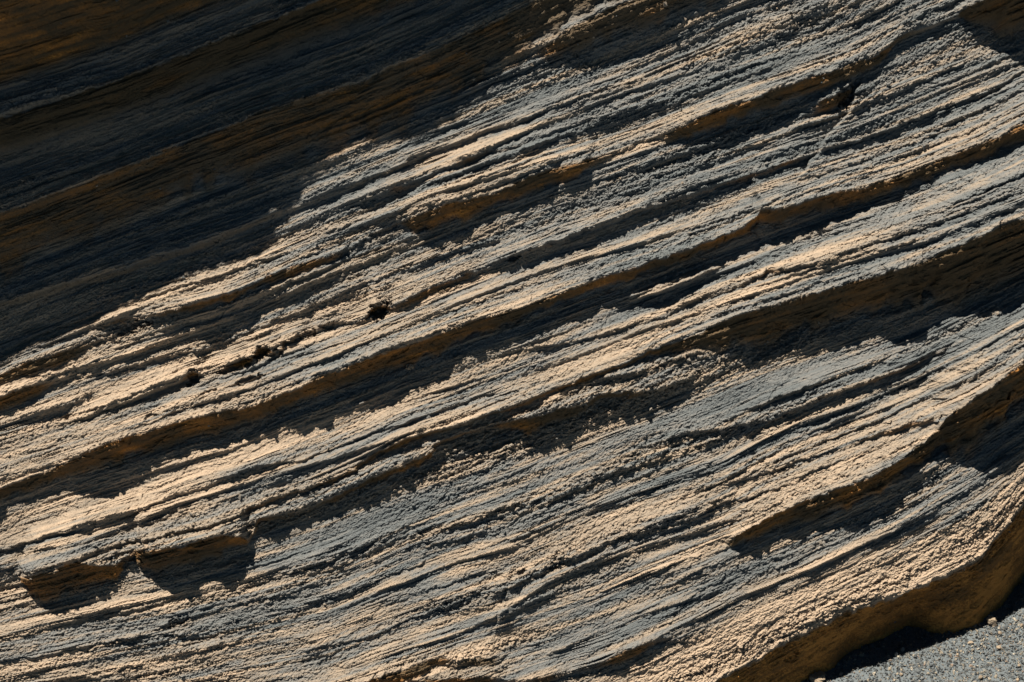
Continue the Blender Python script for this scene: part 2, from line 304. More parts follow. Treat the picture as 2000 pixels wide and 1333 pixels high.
RIDGES = [
    [(0, 703, 5), (245, 612, 6), (420, 545, 6), (700, 440, 6), (860, 378, 5), (1000, 335, 6), (1150, 290, 4)],
    [(560, 445, 4), (650, 406, 6), (965, 284, 7), (1210, 182, 6), (1350, 140, 5), (1500, 85, 4)],
    [(300, 805, 4), (490, 757, 6), (650, 696, 7), (895, 591, 7), (1053, 530, 7), (1246, 477, 6), (1400, 425, 5)],
    [(35, 1073, 5), (175, 1053, 7), (350, 982, 8), (525, 929, 8), (700, 878, 7), (860, 822, 6), (1000, 770, 5)],
    [(650, 1192, 6), (755, 1146, 7), (895, 1094, 6), (1000, 1064, 7), (1140, 1000, 6), (1246, 961, 6), (1405, 912, 5), (1489, 855, 6), (1598, 811, 8), (1703, 776, 8), (1791, 738, 8), (1896, 678, 7), (2000, 622, 7), (2300, 470, 7)],
    [(1200, 660, 4), (1300, 629, 7), (1510, 559, 8), (1650, 513, 8), (1791, 475, 8), (1896, 433, 7), (2000, 385, 7), (2300, 260, 7)],
    [(1200, 595, 4), (1300, 565, 6), (1440, 520, 7), (1580, 461, 6), (1650, 433, 5)],
    [(-100, 1265, 5), (35, 1230, 5), (298, 1167, 6), (455, 1139, 6), (596, 1090, 6), (700, 1048, 5)],
    [(650, 1304, 5), (790, 1262, 6), (895, 1234, 6), (965, 1199, 7), (1070, 1132, 6), (1175, 1090, 6), (1350, 1038, 6), (1450, 1000, 4)],
    [(1050, 1280, 4), (1105, 1258, 5), (1211, 1209, 6), (1350, 1164, 6), (1420, 1140, 4)],
    [(1180, 1285, 3), (1300, 1228, 4), (1370, 1197, 5), (1440, 1162, 5), (1545, 1120, 6), (1650, 1074, 6), (1741, 1030, 5), (1826, 980, 6), (1913, 931, 6), (2000, 872, 6), (2300, 700, 6)],
    [(1590, 283, 4), (1750, 215, 6), (1900, 152, 6), (1985, 120, 5)],
    [(420, 500, 4), (700, 395, 5), (900, 320, 5), (1100, 220, 5), (1300, 130, 4)],
    [(1560, 1000, 4), (1640, 985, 8), (1700, 955, 8), (1790, 925, 8), (1840, 895, 6)],
]
RIDGE_DUST = np.zeros_like(X)
for pts in RIDGES:
    xs, ys, ps = [np.array(c, float) for c in zip(*pts)]
    yl = np.interp(XS, xs, ys); p = np.interp(XS, xs, ps, 0, 0) * sstep(xs[0] - 5, xs[0] + 40, XS) * sstep(xs[-1] + 5, xs[-1] - 40, XS)
    q = Y + 0.5 * W1 - yl[None, :]; p = p[None, :] * (1 + 0.5 * vnoise(X * 0.015, Y * 0.015, 8))
    f = np.where(q < 0, np.clip(1 + q / 20, 0, 1) ** 1.2, np.clip(1 - q / 6, 0, 1)) * p
    Z += f.astype(np.float32); RIDGE_DUST = np.maximum(RIDGE_DUST, (f / 8).astype(np.float32))

# faces that lean out a little at the top: the sun only grazes them
LEANS = [
    [(560, 1010, 8, 50), (650, 950, 9, 60), (766, 915, 11, 60), (902, 850, 12, 64), (1035, 805, 13, 70), (1175, 760, 14, 70), (1298, 715, 18, 80), (1420, 660, 20, 80), (1500, 640, 10, 60)],
    [(1320, 850, 4, 40), (1500, 810, 11, 45), (1700, 735, 11, 45), (1840, 680, 8, 40)],
    [(1080, 90, 6, 50), (1300, 20, 12, 60), (1500, -30, 18, 60), (1750, -90, 16, 50)],
    [(1400, 90, 8, 30), (1550, 40, 16, 40), (1750, -30, 14, 40)],
    [(200, 650, 10, 40), (330, 610, 18, 50), (500, 550, 10, 40)],
    [(350, 1000, 10, 40), (600, 915, 16, 40), (760, 840, 14, 36), (900, 790, 8, 30)],
    [(1480, 540, 12, 30), (1600, 500, 18, 36), (1800, 430, 20, 36), (2000, 350, 20, 40)],
    [(1280, 970, 5, 40), (1450, 915, 9, 44), (1600, 865, 6, 40)],
    [(940, 1160, 5, 36), (1090, 1095, 9, 40), (1250, 1030, 9, 40), (1380, 975, 5, 40)],
    [(300, 960, 6, 30), (450, 920, 12, 30), (600, 880, 8, 30)],
    [(1500, 690, 8, 40), (1600, 655, 10, 30)],
]
for pts in LEANS:
    xs, ys, ps, ws = [np.array(c, float) for c in zip(*pts)]
    yl = np.interp(XS, xs, ys); p = np.interp(XS, xs, ps, 0, 0) * sstep(xs[0] - 20, xs[0] + 60, XS) * sstep(xs[-1] + 20, xs[-1] - 60, XS); w = np.interp(XS, xs, ws)
    q = YW - yl[None, :]
    Z += (p[None, :] * np.where(q < 0, np.clip(1 + q / (2.2 * w[None, :]), 0, 1) ** 1.5, np.clip(1 - q / w[None, :], 0, 1))).astype(np.float32)

# big brow that overhangs the upper left and throws the wide shadow
BROW = [(-900, 330), (-560, 160), (-324, -25), (-84, -140), (190, -265), (215, -322), (300, -392), (365, -452), (520, -480), (640, -580), (770, -690), (930, -830), (1100, -1000), (2900, -2300)]
BH = 400.0
yb = np.interp(XS, [p[0] for p in BROW], [p[1] for p in BROW])
yr = np.interp(XS, [-900, 0, 175, 350, 490, 700, 2900], [480, 190, 135, 68, 20, -70, -900])       # root of the brow
yr = np.maximum(yr, yb + 200)
q = (yr[None, :] - YW) / (yr - yb)[None, :]
brow = np.where(q <= 0, 0, np.where(q < 1, q ** 1.25, 1.0 - 0.10 * (q - 1)))
Z += (BH * brow).astype(np.float32)
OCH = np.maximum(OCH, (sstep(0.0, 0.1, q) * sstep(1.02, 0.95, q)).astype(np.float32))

patch = (1.05 + 1.0 * fbm(Tt * 0.004, S * 0.13, 3, 85, 0.6)) * np.clip(0.62 + 0.9 * fbm(X * 0.011, Y * 0.02, 4, 15, 0.6) + 0.5 * fbm(Tt * 0.02, S * 0.12, 3, 16, 0.6), 0.12, 1)
dimz = 1 - 0.75 * np.exp(-((X - 1850) / 330) ** 2 - ((Y - 540) / 110) ** 2) - 0.7 * sstep(260, 60, X * 0.3 + Y * 0.2 - 60) * sstep(150, 210, Y + 0.38 * X) * sstep(440, 380, Y + 0.42 * X)
noru = sstep(180, 210, S) * sstep(345, 330, S) * sstep(640, 600, X) * 0.85
noru = np.maximum(noru, 0.8 * sstep(960, 1010, X) * sstep(1300, 1240, X) * sstep(110, 70, Y))
noru = np.maximum(noru, 0.35 * sstep(300, 200, S) * sstep(-100, 0, S))
noru = np.maximum(noru, 0.7 * np.exp(-((X - 1230) / 230) ** 2 - ((Y - 740 + 0.4 * (X - 1230)) / 60) ** 2))
noru = np.maximum(noru, 0.55 * sstep(1560, 1700, X) * sstep(340, 300, Y))
BOUNCE_PAINT = (patch * np.clip(dimz, 0.1, 1) * (1 - noru)).astype(np.float32)  # orange strength: warm bounced light painted onto the undersides

OCH *= (1 - 0.15 * sstep(-100, -60, S) * sstep(300, 250, S) * np.clip(1.5 - patch, 0, 1))
OCH *= (1 - 0.75 * sstep(-105, -60, S) * sstep(22, 0, S)) * (1 - 0.6 * noru * sstep(180, 210, S) * sstep(345, 330, S))
OCH = OCH.astype(np.float32)

# crumbliness
ROUGH = 0.38 + 1.0 * fbm(Tt * 0.006, S * 0.04, 4, 21, 0.6) + 0.5 * fbm(Tt * 0.02, S * 0.08, 3, 22)
for zx, zy, a, b, am in ZONES:
    dx = X - zx; dy = (Y - zy) + 0.40 * dx
    ROUGH += am * np.exp(-(dx / a) ** 2 - (dy / b) ** 2)
ROUGH -= 0.7 * SMOOTH
ROUGH -= 0.8 * np.clip(RIDGE_DUST, 0, 1)
ROUGH = np.clip(ROUGH, 0.04, 1.7).astype(np.float32)

# fine bedding: thin plates that stand out, each with a steep lower edge
def plates(f, stretch, seed, k):
    h = fbm(Tt * stretch, S * f, 2, seed, 0.55)
    return fbm(Tt * stretch, (S - k * h) * f, 2, seed, 0.55)
warp = 4 * fbm(X * 0.004, Y * 0.008, 3, 31)
S2 = S
S = S + warp.astype(np.float32)
hard = np.clip(0.5 + 1.3 * fbm(Tt * 0.0035, S * 0.035, 3, 45), 0, 1.5)          # some beds are hard and stand out, others crumble
calm = 1 - 0.5 * sstep(850, 960, S) + 0.25 * sstep(1250, 1100, S) * sstep(850, 960, S)
hard2 = np.clip(0.5 + 1.5 * fbm(Tt * 0.008, S * 0.06, 3, 46), 0, 1.6)
bed = 4.2 * calm * plates(0.040, 0.0022, 41, 8) + 4.6 * hard * calm * plates(0.09, 0.004, 42, 6) + 3.4 * hard2 * calm * plates(0.19, 0.009, 43, 3.2)
bedamp = 0.9 * sstep(230, 120, S) + 0.75 + 0.6 * fbm(X * 0.005, S * 0.012, 2, 44)
Z += (bed * bedamp * (1 - 0.75 * SMOOTH)).astype(np.float32)
# broken slabs: patches of a bed that stand a little forward of their neighbours, with ragged ends
vx = Tt + 26 * fbm(X * 0.02, Y * 0.025, 4, 33, 0.6); vy = S + 9 * fbm(X * 0.02, Y * 0.03, 4, 34, 0.6)
Z += (1 - SMOOTH) * 3.0 * chips(vx * 0.0085, vy * 0.034, 35, 0.25) + 2.2 * chips(vx * 0.018, vy * 0.065, 36, 0.3)
# the lower slope swings forward towards its foot
Z += (0.08 * np.clip(S - 830, 0, 560) - 18 * sstep(830, 1450, S)).astype(np.float32)
# broad undulation, slumps
Z += 10 * fbm(X * 0.0035, Y * 0.006, 2, 51) + 5.5 * fbm(X * 0.012, Y * 0.02, 3, 52)
# joints that cross the beds: one side stands proud of the other
for pts, h, rng_ in (([(1680, 150), (1672, 170), (1660, 212), (1618, 262), (1590, 300), (1577, 322), (1560, 350)], 14, 80), ([(182, 690), (165, 735), (140, 800), (126, 850), (120, 905), (128, 965)], 3, 90),
                     ([(1480, 400), (1476, 425), (1484, 470)], 8, 60), ([(1768, 0), (1756, 30), (1750, 62)], 7, 50), ([(900, 660), (888, 700), (870, 760)], 3, 40), ([(330, 560), (322, 620), (300, 660)], 4, 50),
                     ([(1880, 690), (1868, 740), (1850, 770)], 6, 50), ([(640, 1000), (618, 1060), (606, 1110)], 3, 50), ([(1000, 1120), (975, 1190), (960, 1240)], 5, 60), ([(1100, 300), (1090, 350), (1070, 400)], 4, 50)):
    ys_ = np.array([p[1] for p in pts], float); xs_ = np.array([p[0] for p in pts], float)
    d = X + 5 * vnoise(X * 0.05, Y * 0.06, 18) + 3 * chips(X * 0.06, Y * 0.08, 19) - np.interp(YS, ys_, xs_)[:, None]
    fade = (sstep(ys_[0] - 6, ys_[0] + 25, YS) * sstep(ys_[-1] + 6, ys_[-1] - 25, YS))[:, None]
    Z += (fade * h * np.where(d > 0, np.exp(-np.clip(d, 0, None) / rng_) * np.clip(d / 4, 0, 1), -0.25 * np.exp(np.clip(d, None, 0) / 7))).astype(np.float32)
# pits
for px, py, a, b, d in PITS:
    dx = (X - px) / 1.25; dy = Y - py + 0.44 * dx
    e = (dx / a) ** 2 + (dy / b) ** 2 + 1.7 * chips(X * 0.09, Y * 0.13, 17) + 0.9 * chips(X * 0.2, Y * 0.25, 20) + 0.10 * W1
    Z -= d * 1.3 * sstep(1.3, 0.5, e)
# grains and clods
wx = Tt + 3 * fbm(X * 0.06, Y * 0.06, 3, 69); wy = S + 2.5 * fbm(X * 0.06, Y * 0.06, 3, 70)
under = 1 - 0.8 * OCH
GRIT = np.clip(0.5 + 1.5 * fbm(Tt * 0.0016, S * 0.055, 3, 55, 0.6), 0, 1.5)          # the grain changes from bed to bed
Z += 0.85 * ROUGH * under * (3.2 * chips(wx * 0.035, wy * 0.085, 61) + 3.6 * chips(wx * 0.065, wy * 0.15, 62) + 3.0 * chips(wx * 0.12, wy * 0.24, 68) + 3.2 * fbm(Tt * 0.045, S * 0.11, 5, 63, 0.75))
Z += under * (0.16 + 0.52 * GRIT + 0.62 * ROUGH) * (2.1 * chips(wx * 0.17, wy * 0.30, 64) + 2.0 * chips(wx * 0.27, wy * 0.38, 71)) + 1.3 * fbm(X * 0.27, Y * 0.3, 2, 65)
# laminae: a few pixels thick, running out along their length
hard3 = (1.35 - 0.5 * GRIT) * np.clip(0.45 + 1.7 * fbm(Tt * 0.009, S * 0.07, 3, 47), 0, 1.7) * np.clip(1.35 - 0.55 * ROUGH, 0.4, 1.3)
Z += ((1 - 0.6 * SMOOTH) * hard3 * (2.3 * plates(0.36, 0.014, 48, 1.6) + 1.3 * plates(0.62, 0.022, 49, 0.9))).astype(np.float32)
print('relief', NX, NY, round(time.time() - T0, 1))

# foot of the wall at the ground
G_OFF = None
def zground(x, y):            # z of the horizontal ground under face point (x, y)
    return (G_LEVEL - UP[0] * (x - 1000) - UP[1] * (666.5 - y)) / UP[2]
G_LEVEL = UP[0] * (1633 - 1000) + UP[1] * (666.5 - 1311) + UP[2] * (-64)
LIP = [(-900, 1960), (0, 1800), (900, 1520), (1200, 1410), (1370, 1335), (1405, 1318), (1458, 1288), (1510, 1256), (1580, 1222), (1650, 1187), (1720, 1167), (1784, 1140), (1843, 1118), (1913, 1076), (1941, 1038), (1966, 1006), (2000, 968), (2300, 760), (2900, 400)]
FOOT = [(-900, 2150), (0, 1990), (900, 1645), (1200, 1505), (1400, 1415), (1562, 1350), (1636, 1315), (1672, 1290), (1744, 1261), (1797, 1237), (1855, 1248), (1918, 1232), (1980, 1194), (2038, 1142), (2305, 904), (2900, 522)]
yl = np.interp(XS, *zip(*LIP)); yf = np.interp(XS, *zip(*FOOT))
q = (YW * 0.3 + Y * 0.7 - yl[None, :] + 10 * lumps(X * 0.06, Y * 0.06, 71, .8) - 4) / (yf - yl)[None, :]
zf = zground(XS, yf)
m = np.clip(q, 0, 1) ** 0.8
tail = np.clip(q - 1, 0, 3)
rough_u = 7 * fbm(Tt * 0.012, S * 0.04, 3, 72, 0.6) + 3.2 * fbm(X * 0.06, Y * 0.07, 4, 73, 0.65)
Zlow = zf[None, :] - tail * 60 + rough_u
Z = np.where(q > 0, Z * (1 - m) + m * Zlow, Z).astype(np.float32)
OCH = np.maximum(OCH, sstep(0.03, 0.12, q) * (q < 3)).astype(np.float32)
BOUNCE_PAINT = np.maximum(BOUNCE_PAINT, sstep(-0.02, 0.05, q) * np.clip(patch * 0.8 + 1.0, 0, 1.7)).astype(np.float32)  # foot coloured brighter to stand for light bounced off the ground

# ------------------------------------------------------------------ materials
def nodes_of(name):
    m = bpy.data.materials.new(name); m.use_nodes = True
    return m, m.node_tree, m.node_tree.nodes['Principled BSDF']

def rock_material():
    m, t, b = nodes_of('layered_rock')
    N = t.nodes.new; L = t.links.new
    b.inputs['Roughness'].default_value = 0.95
    b.inputs['Specular IOR Level'].default_value = 0.12
    at = N('ShaderNodeAttribute'); at.attribute_name = 'shade_paint'
    tn = N('ShaderNodeAttribute'); tn.attribute_name = 'tone'
    tc = N('ShaderNodeTexCoord')
    n1 = N('ShaderNodeTexNoise'); n1.inputs['Scale'].default_value = 55; n1.inputs['Detail'].default_value = 5; n1.inputs['Roughness'].default_value = 0.65
    L(tc.outputs['Object'], n1.inputs['Vector'])
    n2 = N('ShaderNodeTexNoise'); n2.inputs['Scale'].default_value = 3.2; n2.inputs['Detail'].default_value = 4
    L(tc.outputs['Object'], n2.inputs['Vector'])
    add = N('ShaderNodeMath'); add.operation = 'ADD'
    mul = N('ShaderNodeMath'); mul.operation = 'MULTIPLY_ADD'; mul.inputs[1].default_value = 0.55; mul.inputs[2].default_value = -0.27
    L(n1.outputs['Fac'], mul.inputs[0]); L(tn.outputs['Fac'], add.inputs[0]); L(mul.outputs[0], add.inputs[1])
    r = N('ShaderNodeValToRGB')
    e = r.color_ramp.elements
    e[0].position = 0.0; e[0].color = (0.100, 0.113, 0.120, 1)
    e[1].position = 1.0; e[1].color = (0.365, 0.287, 0.215, 1)
    for p, c in ((0.3, (0.155, 0.158, 0.156, 1)), (0.6, (0.24, 0.202, 0.162, 1))):
        x = e.new(p); x.color = c
    L(add.outputs[0], r.inputs[0])
    r2 = N('ShaderNodeValToRGB')  # underside browns: dark end for painted shade, orange end for painted bounce
    e = r2.color_ramp.elements
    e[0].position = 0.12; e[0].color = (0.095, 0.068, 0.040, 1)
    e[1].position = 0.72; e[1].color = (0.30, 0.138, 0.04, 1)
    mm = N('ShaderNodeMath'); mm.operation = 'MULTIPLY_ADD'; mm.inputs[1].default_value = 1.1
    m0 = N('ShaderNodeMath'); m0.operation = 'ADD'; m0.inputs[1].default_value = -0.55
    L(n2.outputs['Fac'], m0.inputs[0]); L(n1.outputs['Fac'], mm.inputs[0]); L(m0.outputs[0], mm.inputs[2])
    ru = N('ShaderNodeAttribute'); ru.attribute_name = 'bounce_paint'
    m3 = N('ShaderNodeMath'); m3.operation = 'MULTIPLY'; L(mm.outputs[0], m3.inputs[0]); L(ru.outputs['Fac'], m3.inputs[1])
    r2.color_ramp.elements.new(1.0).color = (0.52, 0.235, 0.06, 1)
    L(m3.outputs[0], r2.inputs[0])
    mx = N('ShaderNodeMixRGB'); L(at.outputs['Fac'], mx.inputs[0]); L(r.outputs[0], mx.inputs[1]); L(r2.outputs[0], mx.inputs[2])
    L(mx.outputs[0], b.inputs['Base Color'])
    bn = N('ShaderNodeTexNoise'); bn.inputs['Scale'].default_value = 130; bn.inputs['Detail'].default_value = 3; bn.inputs['Roughness'].default_value = 0.7
    L(tc.outputs['Object'], bn.inputs['Vector'])
    bp = N('ShaderNodeBump'); bp.inputs['Strength'].default_value = 1.0; bp.inputs['Distance'].default_value = 0.012
    L(bn.outputs['Fac'], bp.inputs['Height']); L(bp.outputs['Normal'], b.inputs['Normal'])
    return m

def gravel_material(name, lo, hi, attr=None):
    m, t, b = nodes_of(name)
    N = t.nodes.new; L = t.links.new
    b.inputs['Roughness'].default_value = 0.9
    b.inputs['Specular IOR Level'].default_value = 0.2
    tc = N('ShaderNodeTexCoord')
    n1 = N('ShaderNodeTexNoise'); n1.inputs['Scale'].default_value = 70; n1.inputs['Detail'].default_value = 5; n1.inputs['Roughness'].default_value = 0.75
    L(tc.outputs['Object'], n1.inputs['Vector'])
    r = N('ShaderNodeValToRGB'); e = r.color_ramp.elements
    e[0].position = 0.3; e[0].color = (*lo, 1); e[1].position = 0.72; e[1].color = (*hi, 1)
    L(n1.outputs['Fac'], r.inputs[0])
    col = r.outputs[0]
    if attr:
        a = N('ShaderNodeAttribute'); a.attribute_name = attr
        mx = N('ShaderNodeMixRGB'); mx.blend_type = 'MULTIPLY'; mx.inputs[0].default_value = 1
        L(col, mx.inputs[1]); L(a.outputs['Color'], mx.inputs[2]); col = mx.outputs[0]
    L(col, b.inputs['Base Color'])
    bn = N('ShaderNodeTexNoise'); bn.inputs['Scale'].default_value = 120; bn.inputs['Detail'].default_value = 3
    L(tc.outputs['Object'], bn.inputs['Vector'])
    bp = N('ShaderNodeBump'); bp.inputs['Strength'].default_value = 0.7; bp.inputs['Distance'].default_value = 0.01
    L(bn.outputs['Fac'], bp.inputs['Height']); L(bp.outputs['Normal'], b.inputs['Normal'])
    return m

M_ROCK = rock_material()
M_GROUND = gravel_material('blue_grey_grit', (0.055, 0.067, 0.077), (0.13, 0.15, 0.16))
M_CHIP = gravel_material('stone_chips', (0.6, 0.6, 0.6), (1.1, 1.1, 1.1), 'tint')
M_STONE = gravel_material('pale_stone', (0.16, 0.13, 0.10), (0.32, 0.26, 0.19))
M_GREY = gravel_material('grey_stone', (0.10, 0.11, 0.11), (0.22, 0.22, 0.21))

# ------------------------------------------------------------------ the outcrop: an Empty with one mesh per rock layer
def mesh_from(name, V, F, attrs=None, mat=None, smooth=True):
    """V n x 3, F m x k (k = 3 or 4)."""
    me = bpy.data.meshes.new(name)
    k = F.shape[1]
    me.vertices.add(len(V)); me.vertices.foreach_set('co', np.ascontiguousarray(V, np.float32).ravel())
    me.loops.add(F.size); me.loops.foreach_set('vertex_index', np.ascontiguousarray(F, np.int32).ravel())
    me.polygons.add(len(F)); me.polygons.foreach_set('loop_start', np.arange(0, F.size, k, dtype=np.int32))
    me.polygons.foreach_set('loop_total', np.full(len(F), k, np.int32))
    me.polygons.foreach_set('use_smooth', np.full(len(F), smooth, bool))
    for an, val in (attrs or {}).items():
        if val.ndim == 1:
            a = me.attributes.new(an, 'FLOAT', 'POINT'); a.data.foreach_set('value', val.astype(np.float32))
        else:
            a = me.attributes.new(an, 'FLOAT_COLOR', 'POINT'); a.data.foreach_set('color', np.ascontiguousarray(val, np.float32).ravel())
    me.update(calc_edges=True)
    if mat: me.materials.append(mat)
    return me

def link(name, data, parent=None):
    o = bpy.data.objects.new(name, data); scene.collection.objects.link(o)
    if parent: o.parent = parent
    return o

def tag(o, label=None, cat=None, group=None, kind=None):
    for k_, v_ in (('label', label), ('category', cat), ('group', group), ('kind', kind)):
        if v_: o[k_] = v_
    return o

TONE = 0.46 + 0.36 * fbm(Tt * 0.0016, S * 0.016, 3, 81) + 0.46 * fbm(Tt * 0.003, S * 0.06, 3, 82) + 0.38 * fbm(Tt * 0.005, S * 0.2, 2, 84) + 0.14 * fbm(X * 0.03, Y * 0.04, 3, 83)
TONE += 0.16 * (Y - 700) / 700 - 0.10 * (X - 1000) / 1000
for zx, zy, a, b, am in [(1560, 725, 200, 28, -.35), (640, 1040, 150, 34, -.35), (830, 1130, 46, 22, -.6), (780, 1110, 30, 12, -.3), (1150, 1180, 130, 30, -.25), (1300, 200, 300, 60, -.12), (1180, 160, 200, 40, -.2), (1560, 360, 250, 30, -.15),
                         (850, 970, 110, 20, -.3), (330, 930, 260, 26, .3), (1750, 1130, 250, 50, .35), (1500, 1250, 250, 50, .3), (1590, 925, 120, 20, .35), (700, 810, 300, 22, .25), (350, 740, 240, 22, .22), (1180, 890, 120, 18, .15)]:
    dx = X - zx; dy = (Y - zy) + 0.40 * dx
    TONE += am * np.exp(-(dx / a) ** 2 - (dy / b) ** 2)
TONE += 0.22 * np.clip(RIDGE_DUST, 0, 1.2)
_d = np.interp(XS, *zip(*LIP))[None, :] - Y
TONE += 0.45 * sstep(150, 50, _d) * sstep(-20, 5, _d)
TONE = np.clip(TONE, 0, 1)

V = np.stack([(X - 1000) * K, (666.5 - Y) * K, Z * K], -1).reshape(-1, 3)
tone = TONE.reshape(-1); shade_paint = OCH.reshape(-1); bounce_paint = BOUNCE_PAINT.reshape(-1)
idx = np.arange(NX * NY, dtype=np.int64).reshape(NY, NX)
quads = np.stack([idx[1:, :-1], idx[1:, 1:], idx[:-1, 1:], idx[:-1, :-1]], -1).reshape(-1, 4)
Sc = (0.25 * (S2[1:, :-1] + S2[1:, 1:] + S2[:-1, 1:] + S2[:-1, :-1])).reshape(-1)

outcrop = link('rock_outcrop', None)
outcrop.empty_display_size = 0.5
outcrop.matrix_world = R4
tag(outcrop, 'tilted layered rock outcrop of sunlit pale ledges with dark brown undersides above grey gravel', 'rock outcrop')
LAYERS = [
    (-1e9, 'overhanging brown upper rock layer in deep shade'),
    (-190, 'thin blue grey rock layer in the shade under the overhang'),
    (-95, 'dark recessed rock layer in the shade'),
    (26, 'thick brown rock layer in the shade'),
    (185, 'uppermost rock layer reaching from shade into sun'),
    (285, None),
    (356, 'pale rock layer below the long brown ledge'),
    (430, None),
    (503, 'rock layer with a row of small pits along its top'),
    (605, 'bright dusty rock layer below the main dark ledge'),
    (700, None),
    (788, 'crumbly rock layer with the deep dark recess'),
    (880, 'smooth blue grey rock layer with crumbly edges'),
    (965, None),
    (1062, None),
    (1190, None),
    (1340, 'pale granular rock layer along the lowest lip'),
    (1485, 'smooth brown undercut rock layer at the foot of the outcrop'),
]
ths = [l[0] for l in LAYERS]
which = np.searchsorted(np.array(ths[1:]), Sc)
for k_, (t_, lab) in enumerate(LAYERS):
    f = quads[which == k_]
    if not len(f): continue
    used = np.zeros(NX * NY, bool); used[f.ravel()] = True
    remap = np.cumsum(used) - 1
    me = mesh_from('rock_layer', V[used], remap[f], {'tone': tone[used], 'shade_paint': shade_paint[used], 'bounce_paint': bounce_paint[used]}, M_ROCK, False)
    o = link('rock_layer', me, outcrop)
    if lab: o['label'] = lab
print('layers', round(time.time() - T0, 1))

# side and back skirt so that the outcrop is a solid mass
def skirt():
    ring = np.concatenate([idx[0, ::6], idx[::6, -1], idx[-1, ::-6], idx[::-6, 0]])
    a = V[ring]; b = a.copy(); b[:, 2] = -3.0
    n = len(ring); j = np.arange(n); j2 = (j + 1) % n
    F = np.stack([j, j2, j2 + n, j + n], -1)
    vv = np.concatenate([a, b])
    me = mesh_from('rock_flank', vv, F, {'tone': np.full(2 * n, .4), 'shade_paint': np.zeros(2 * n)}, M_ROCK)
    link('rock_flank', me, outcrop)
skirt()

# crumbs lying on the ledges and stuck to the rough layers
OV = np.array([(1, 0, 0), (-1, 0, 0), (0, 1, 0), (0, -1, 0), (0, 0, 1), (0, 0, -1)], float)
OF = np.array([(0, 2, 4), (2, 1, 4), (1, 3, 4), (3, 0, 4), (2, 0, 5), (1, 2, 5), (3, 1, 5), (0, 3, 5)])

def pebble_cloud(pos, size, squash, seed):
    r = np.random.default_rng(seed); n = len(pos)
    ax = r.normal(size=(n, 3, 3)); q_, _ = np.linalg.qr(ax)
    vs = OV[None] * (0.7 + 0.6 * r.random((n, 6, 1))) + 0.25 * r.normal(size=(n, 6, 3))
    sc = np.stack([0.75 + 0.6 * r.random(n), 0.7 + 0.4 * r.random(n), np.full(n, squash)], -1)
    vs = np.einsum('nij,nvj->nvi', q_, vs * sc[:, None, :]) * size[:, None, None] + pos[:, None, :]
    F = (OF[None] + 6 * np.arange(n)[:, None, None]).reshape(-1, 3)
    return vs.reshape(-1, 3), F

NC = 12000
cand = rng.random((NC * 6, 2)); cx = (cand[:, 0] * 2160 - 80); cy = cand[:, 1] * 1480 - 60
ix = np.clip(np.searchsorted(XS, cx), 0, NX - 1); iy = np.clip(np.searchsorted(YS, cy), 0, NY - 1)
pr = np.clip(ROUGH[iy, ix] - 0.35, 0, 1) ** 1.3 * (1 - 0.95 * OCH[iy, ix])
sel = np.nonzero(rng.random(len(pr)) < pr * 0.4)[0][:NC]
ix, iy = ix[sel], iy[sel]
size = (1.6 + 2.6 * rng.random(len(sel)) ** 2.2 + 2.2 * (rng.random(len(sel)) < .03)) * K
pos = V.reshape(NY, NX, 3)[iy, ix] + np.stack([0 * size, 0 * size, size * 0.25], -1)
cv, cf = pebble_cloud(pos, size, 0.8, 3)
me = mesh_from('rock_crumbs', cv, cf, {'tone': np.repeat(np.clip(TONE[iy, ix] + 0.15 * rng.normal(size=len(sel)), 0, 1), 6), 'shade_paint': np.zeros(len(cv))}, M_ROCK, False)
tag(link('rock_crumbs', me, outcrop), kind='stuff')

# ------------------------------------------------------------------ ground
g_w = G_LEVEL * K                         # world height of the ground
def to_world(p): return p @ R3.T
foot_c = to_world(np.array([[(1850 - 1000) * K, (666.5 - 1290) * K, -0.3]]))[0]
def gaxis():
    a = list(np.arange(-2.5, 2.5, 0.02)); p = 2.5; st = 0.02; post = []
    while p < 2500:
        st *= 1.25; p += st; post.append(p)
    return np.array([-v for v in post[::-1]] + a + post)
ga = gaxis(); gx, gyy = np.meshgrid(ga + foot_c[0], ga + foot_c[1])
near = np.exp(-((gx - foot_c[0]) ** 2 + (gyy - foot_c[1]) ** 2) / 9)
gz = g_w + near * (0.03 * fbm(gx * 1.3, gyy * 1.3, 3, 91) + 0.016 * fbm(gx * 8, gyy * 8, 3, 92) + 0.008 * fbm(gx * 22, gyy * 22, 2, 93))
def ground_z(x, y):
    i = np.clip(np.searchsorted(ga, x - foot_c[0]), 0, len(ga) - 1); j = np.clip(np.searchsorted(ga, y - foot_c[1]), 0, len(ga) - 1)
    return gz[j, i]
n = len(ga); gi = np.arange(n * n).reshape(n, n)
gq = np.stack([gi[:-1, :-1], gi[:-1, 1:], gi[1:, 1:], gi[1:, :-1]], -1).reshape(-1, 4)
me = mesh_from('ground', np.stack([gx, gyy, gz], -1).reshape(-1, 3), gq, None, M_GROUND)
tag(link('ground', me), kind='structure')

def on_ground(px, py):
    """Where the sight line through the face point meets the ground."""
    d = np.array([(px - 1000) * K, (666.5 - py) * K, -CAM_D]); o = np.array([0, 0, CAM_D])
    ow = R3 @ o; dw = R3 @ d
    t = (g_w - ow[2]) / dw[2]
    return ow + t * dw

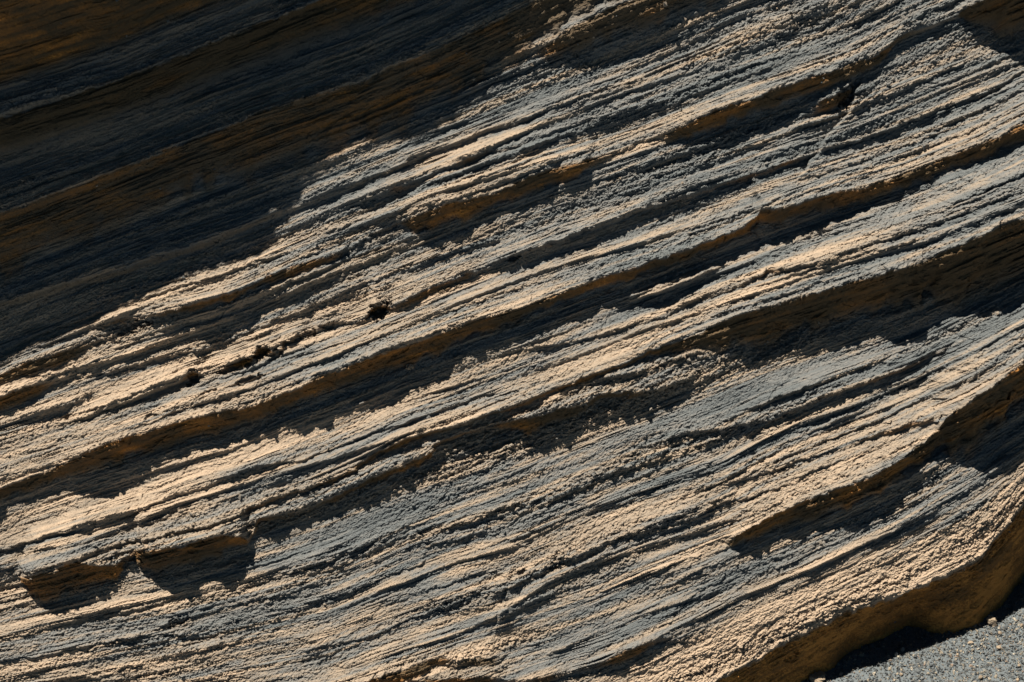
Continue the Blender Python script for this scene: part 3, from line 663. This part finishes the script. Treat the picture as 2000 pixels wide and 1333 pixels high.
NG = 26000
gp = np.stack([foot_c[0] + 0.1 + rng.normal(size=NG) * 0.9, foot_c[1] - 0.2 + rng.normal(size=NG) * 0.8], -1)
gs = (0.006 + 0.010 * rng.random(NG) ** 2.5 + 0.006 * (rng.random(NG) < 0.02))
gzp = ground_z(gp[:, 0], gp[:, 1])
gv, gf = pebble_cloud(np.concatenate([gp, (gzp + gs * 0.35)[:, None]], 1), gs, 0.6, 5)
pal = np.array([(0.25, 0.22, 0.175), (0.15, 0.15, 0.14), (0.10, 0.112, 0.118), (0.34, 0.31, 0.255), (0.22, 0.17, 0.135), (0.055, 0.062, 0.067), (0.11, 0.125, 0.135)])
pc = pal[rng.choice(len(pal), NG, p=[.11, .15, .26, .04, .04, .16, .24])]
pc = np.concatenate([pc, np.ones((NG, 1))], 1)
me = mesh_from('gravel', gv, gf, {'tint': np.repeat(pc, 6, 0)}, M_CHIP, False)
tag(link('gravel', me), 'mixed tan and grey gravel chips strewn over the blue grey ground', 'gravel', kind='stuff')

# ------------------------------------------------------------------ single stones
def stone(px, py, w, h, label, mat, seed, where='ground', group='loose stones on the gravel'):
    r = np.random.default_rng(seed)
    nu, nv = 14, 9
    vs = [(0, 0, 1.0)]
    for i in range(1, nv):
        th = math.pi * i / nv
        for j in range(nu):
            ph = 2 * math.pi * j / nu
            vs.append((math.sin(th) * math.cos(ph), math.sin(th) * math.sin(ph), math.cos(th)))
    vs.append((0, 0, -1.0))
    vs = np.array(vs)
    # break the ball against random planes: a stone with facets
    for _ in range(11):
        nrm = r.normal(size=3); nrm /= np.linalg.norm(nrm); d = 0.55 + 0.3 * r.random()
        s_ = vs @ nrm - d
        vs = vs - np.clip(s_, 0, None)[:, None] * nrm[None] * 0.92
    vs += 0.06 * r.normal(size=vs.shape)
    fs = []
    for j in range(nu): fs.append((0, 1 + j, 1 + (j + 1) % nu))
    for i in range(nv - 2):
        a = 1 + i * nu; b = a + nu
        for j in range(nu):
            fs += [(a + j, b + j, b + (j + 1) % nu), (a + j, b + (j + 1) % nu, a + (j + 1) % nu)]
    e = len(vs) - 1; a = 1 + (nv - 2) * nu
    for j in range(nu): fs.append((a + j, e, a + (j + 1) % nu))
    vs = vs * np.array([w / 2, w / 2 * 0.85, h / 2]) * K
    me = mesh_from('stone', vs, np.array(fs), None, mat, False)
    o = link('stone', me)
    if where == 'ground':
        p = on_ground(px, py); p[2] = ground_z(p[0], p[1]) + 0.3 * h * K
        o.location = p; o.rotation_euler = (0, 0, r.random() * 6.28)
    else:
        ix_ = np.searchsorted(XS, px); iy_ = np.searchsorted(YS, py)
        c = V.reshape(NY, NX, 3)[iy_, ix_]
        o.matrix_world = R4 @ Matrix.Translation(Vector(c + np.array([0, 0, 0.25 * h * K])))
    return tag(o, label, 'stone', group)

stone(1938, 1219, 24, 26, 'largest pale tan stone at the edge of the shadow on the gravel', M_STONE, 1)
stone(1953, 1237, 9, 7, 'small pinkish tan stone just below the largest pale stone', M_STONE, 2)
stone(1996, 1226, 9, 9, 'pale stone on open gravel beside the right end of the picture', M_STONE, 3)
stone(1952, 1268, 12, 8, 'flat tan stone out on the sunlit gravel below the largest pale stone', M_STONE, 4)
stone(1870, 1279, 8, 7, 'small tan stone close to the edge of the shadow', M_STONE, 5)
stone(1764, 1272, 10, 12, 'upper of two grey stones lying in the shadow at the foot', M_GREY, 6)
stone(1751, 1281, 10, 13, 'lower of two grey stones lying in the shadow at the foot', M_GREY, 7)
stone(1915, 1326, 11, 11, 'pale stone at the bottom edge of the gravel', M_STONE, 8)
stone(1988, 1330, 9, 7, 'pale stone in the bottom right corner', M_STONE, 9)
stone(1896, 1256, 12, 7, 'flat tan stone on the line where shadow ends on gravel', M_STONE, 10)
stone(1991, 1302, 9, 8, 'pale tan stone above the bottom right corner', M_STONE, 11)
stone(1760, 1319, 9, 7, 'tan stone on the left end of the sunlit gravel', M_STONE, 12)
stone(799, 716, 17, 20, 'small upright lump of rock standing on the main dusty ledge', M_STONE, 13, 'wall', 'loose lumps on the ledges')
stone(1596, 1328, 40, 22, 'rough pale lump of rock at the foot of the brown undercut', M_STONE, 14, 'ground')
print('done', round(time.time() - T0, 1))
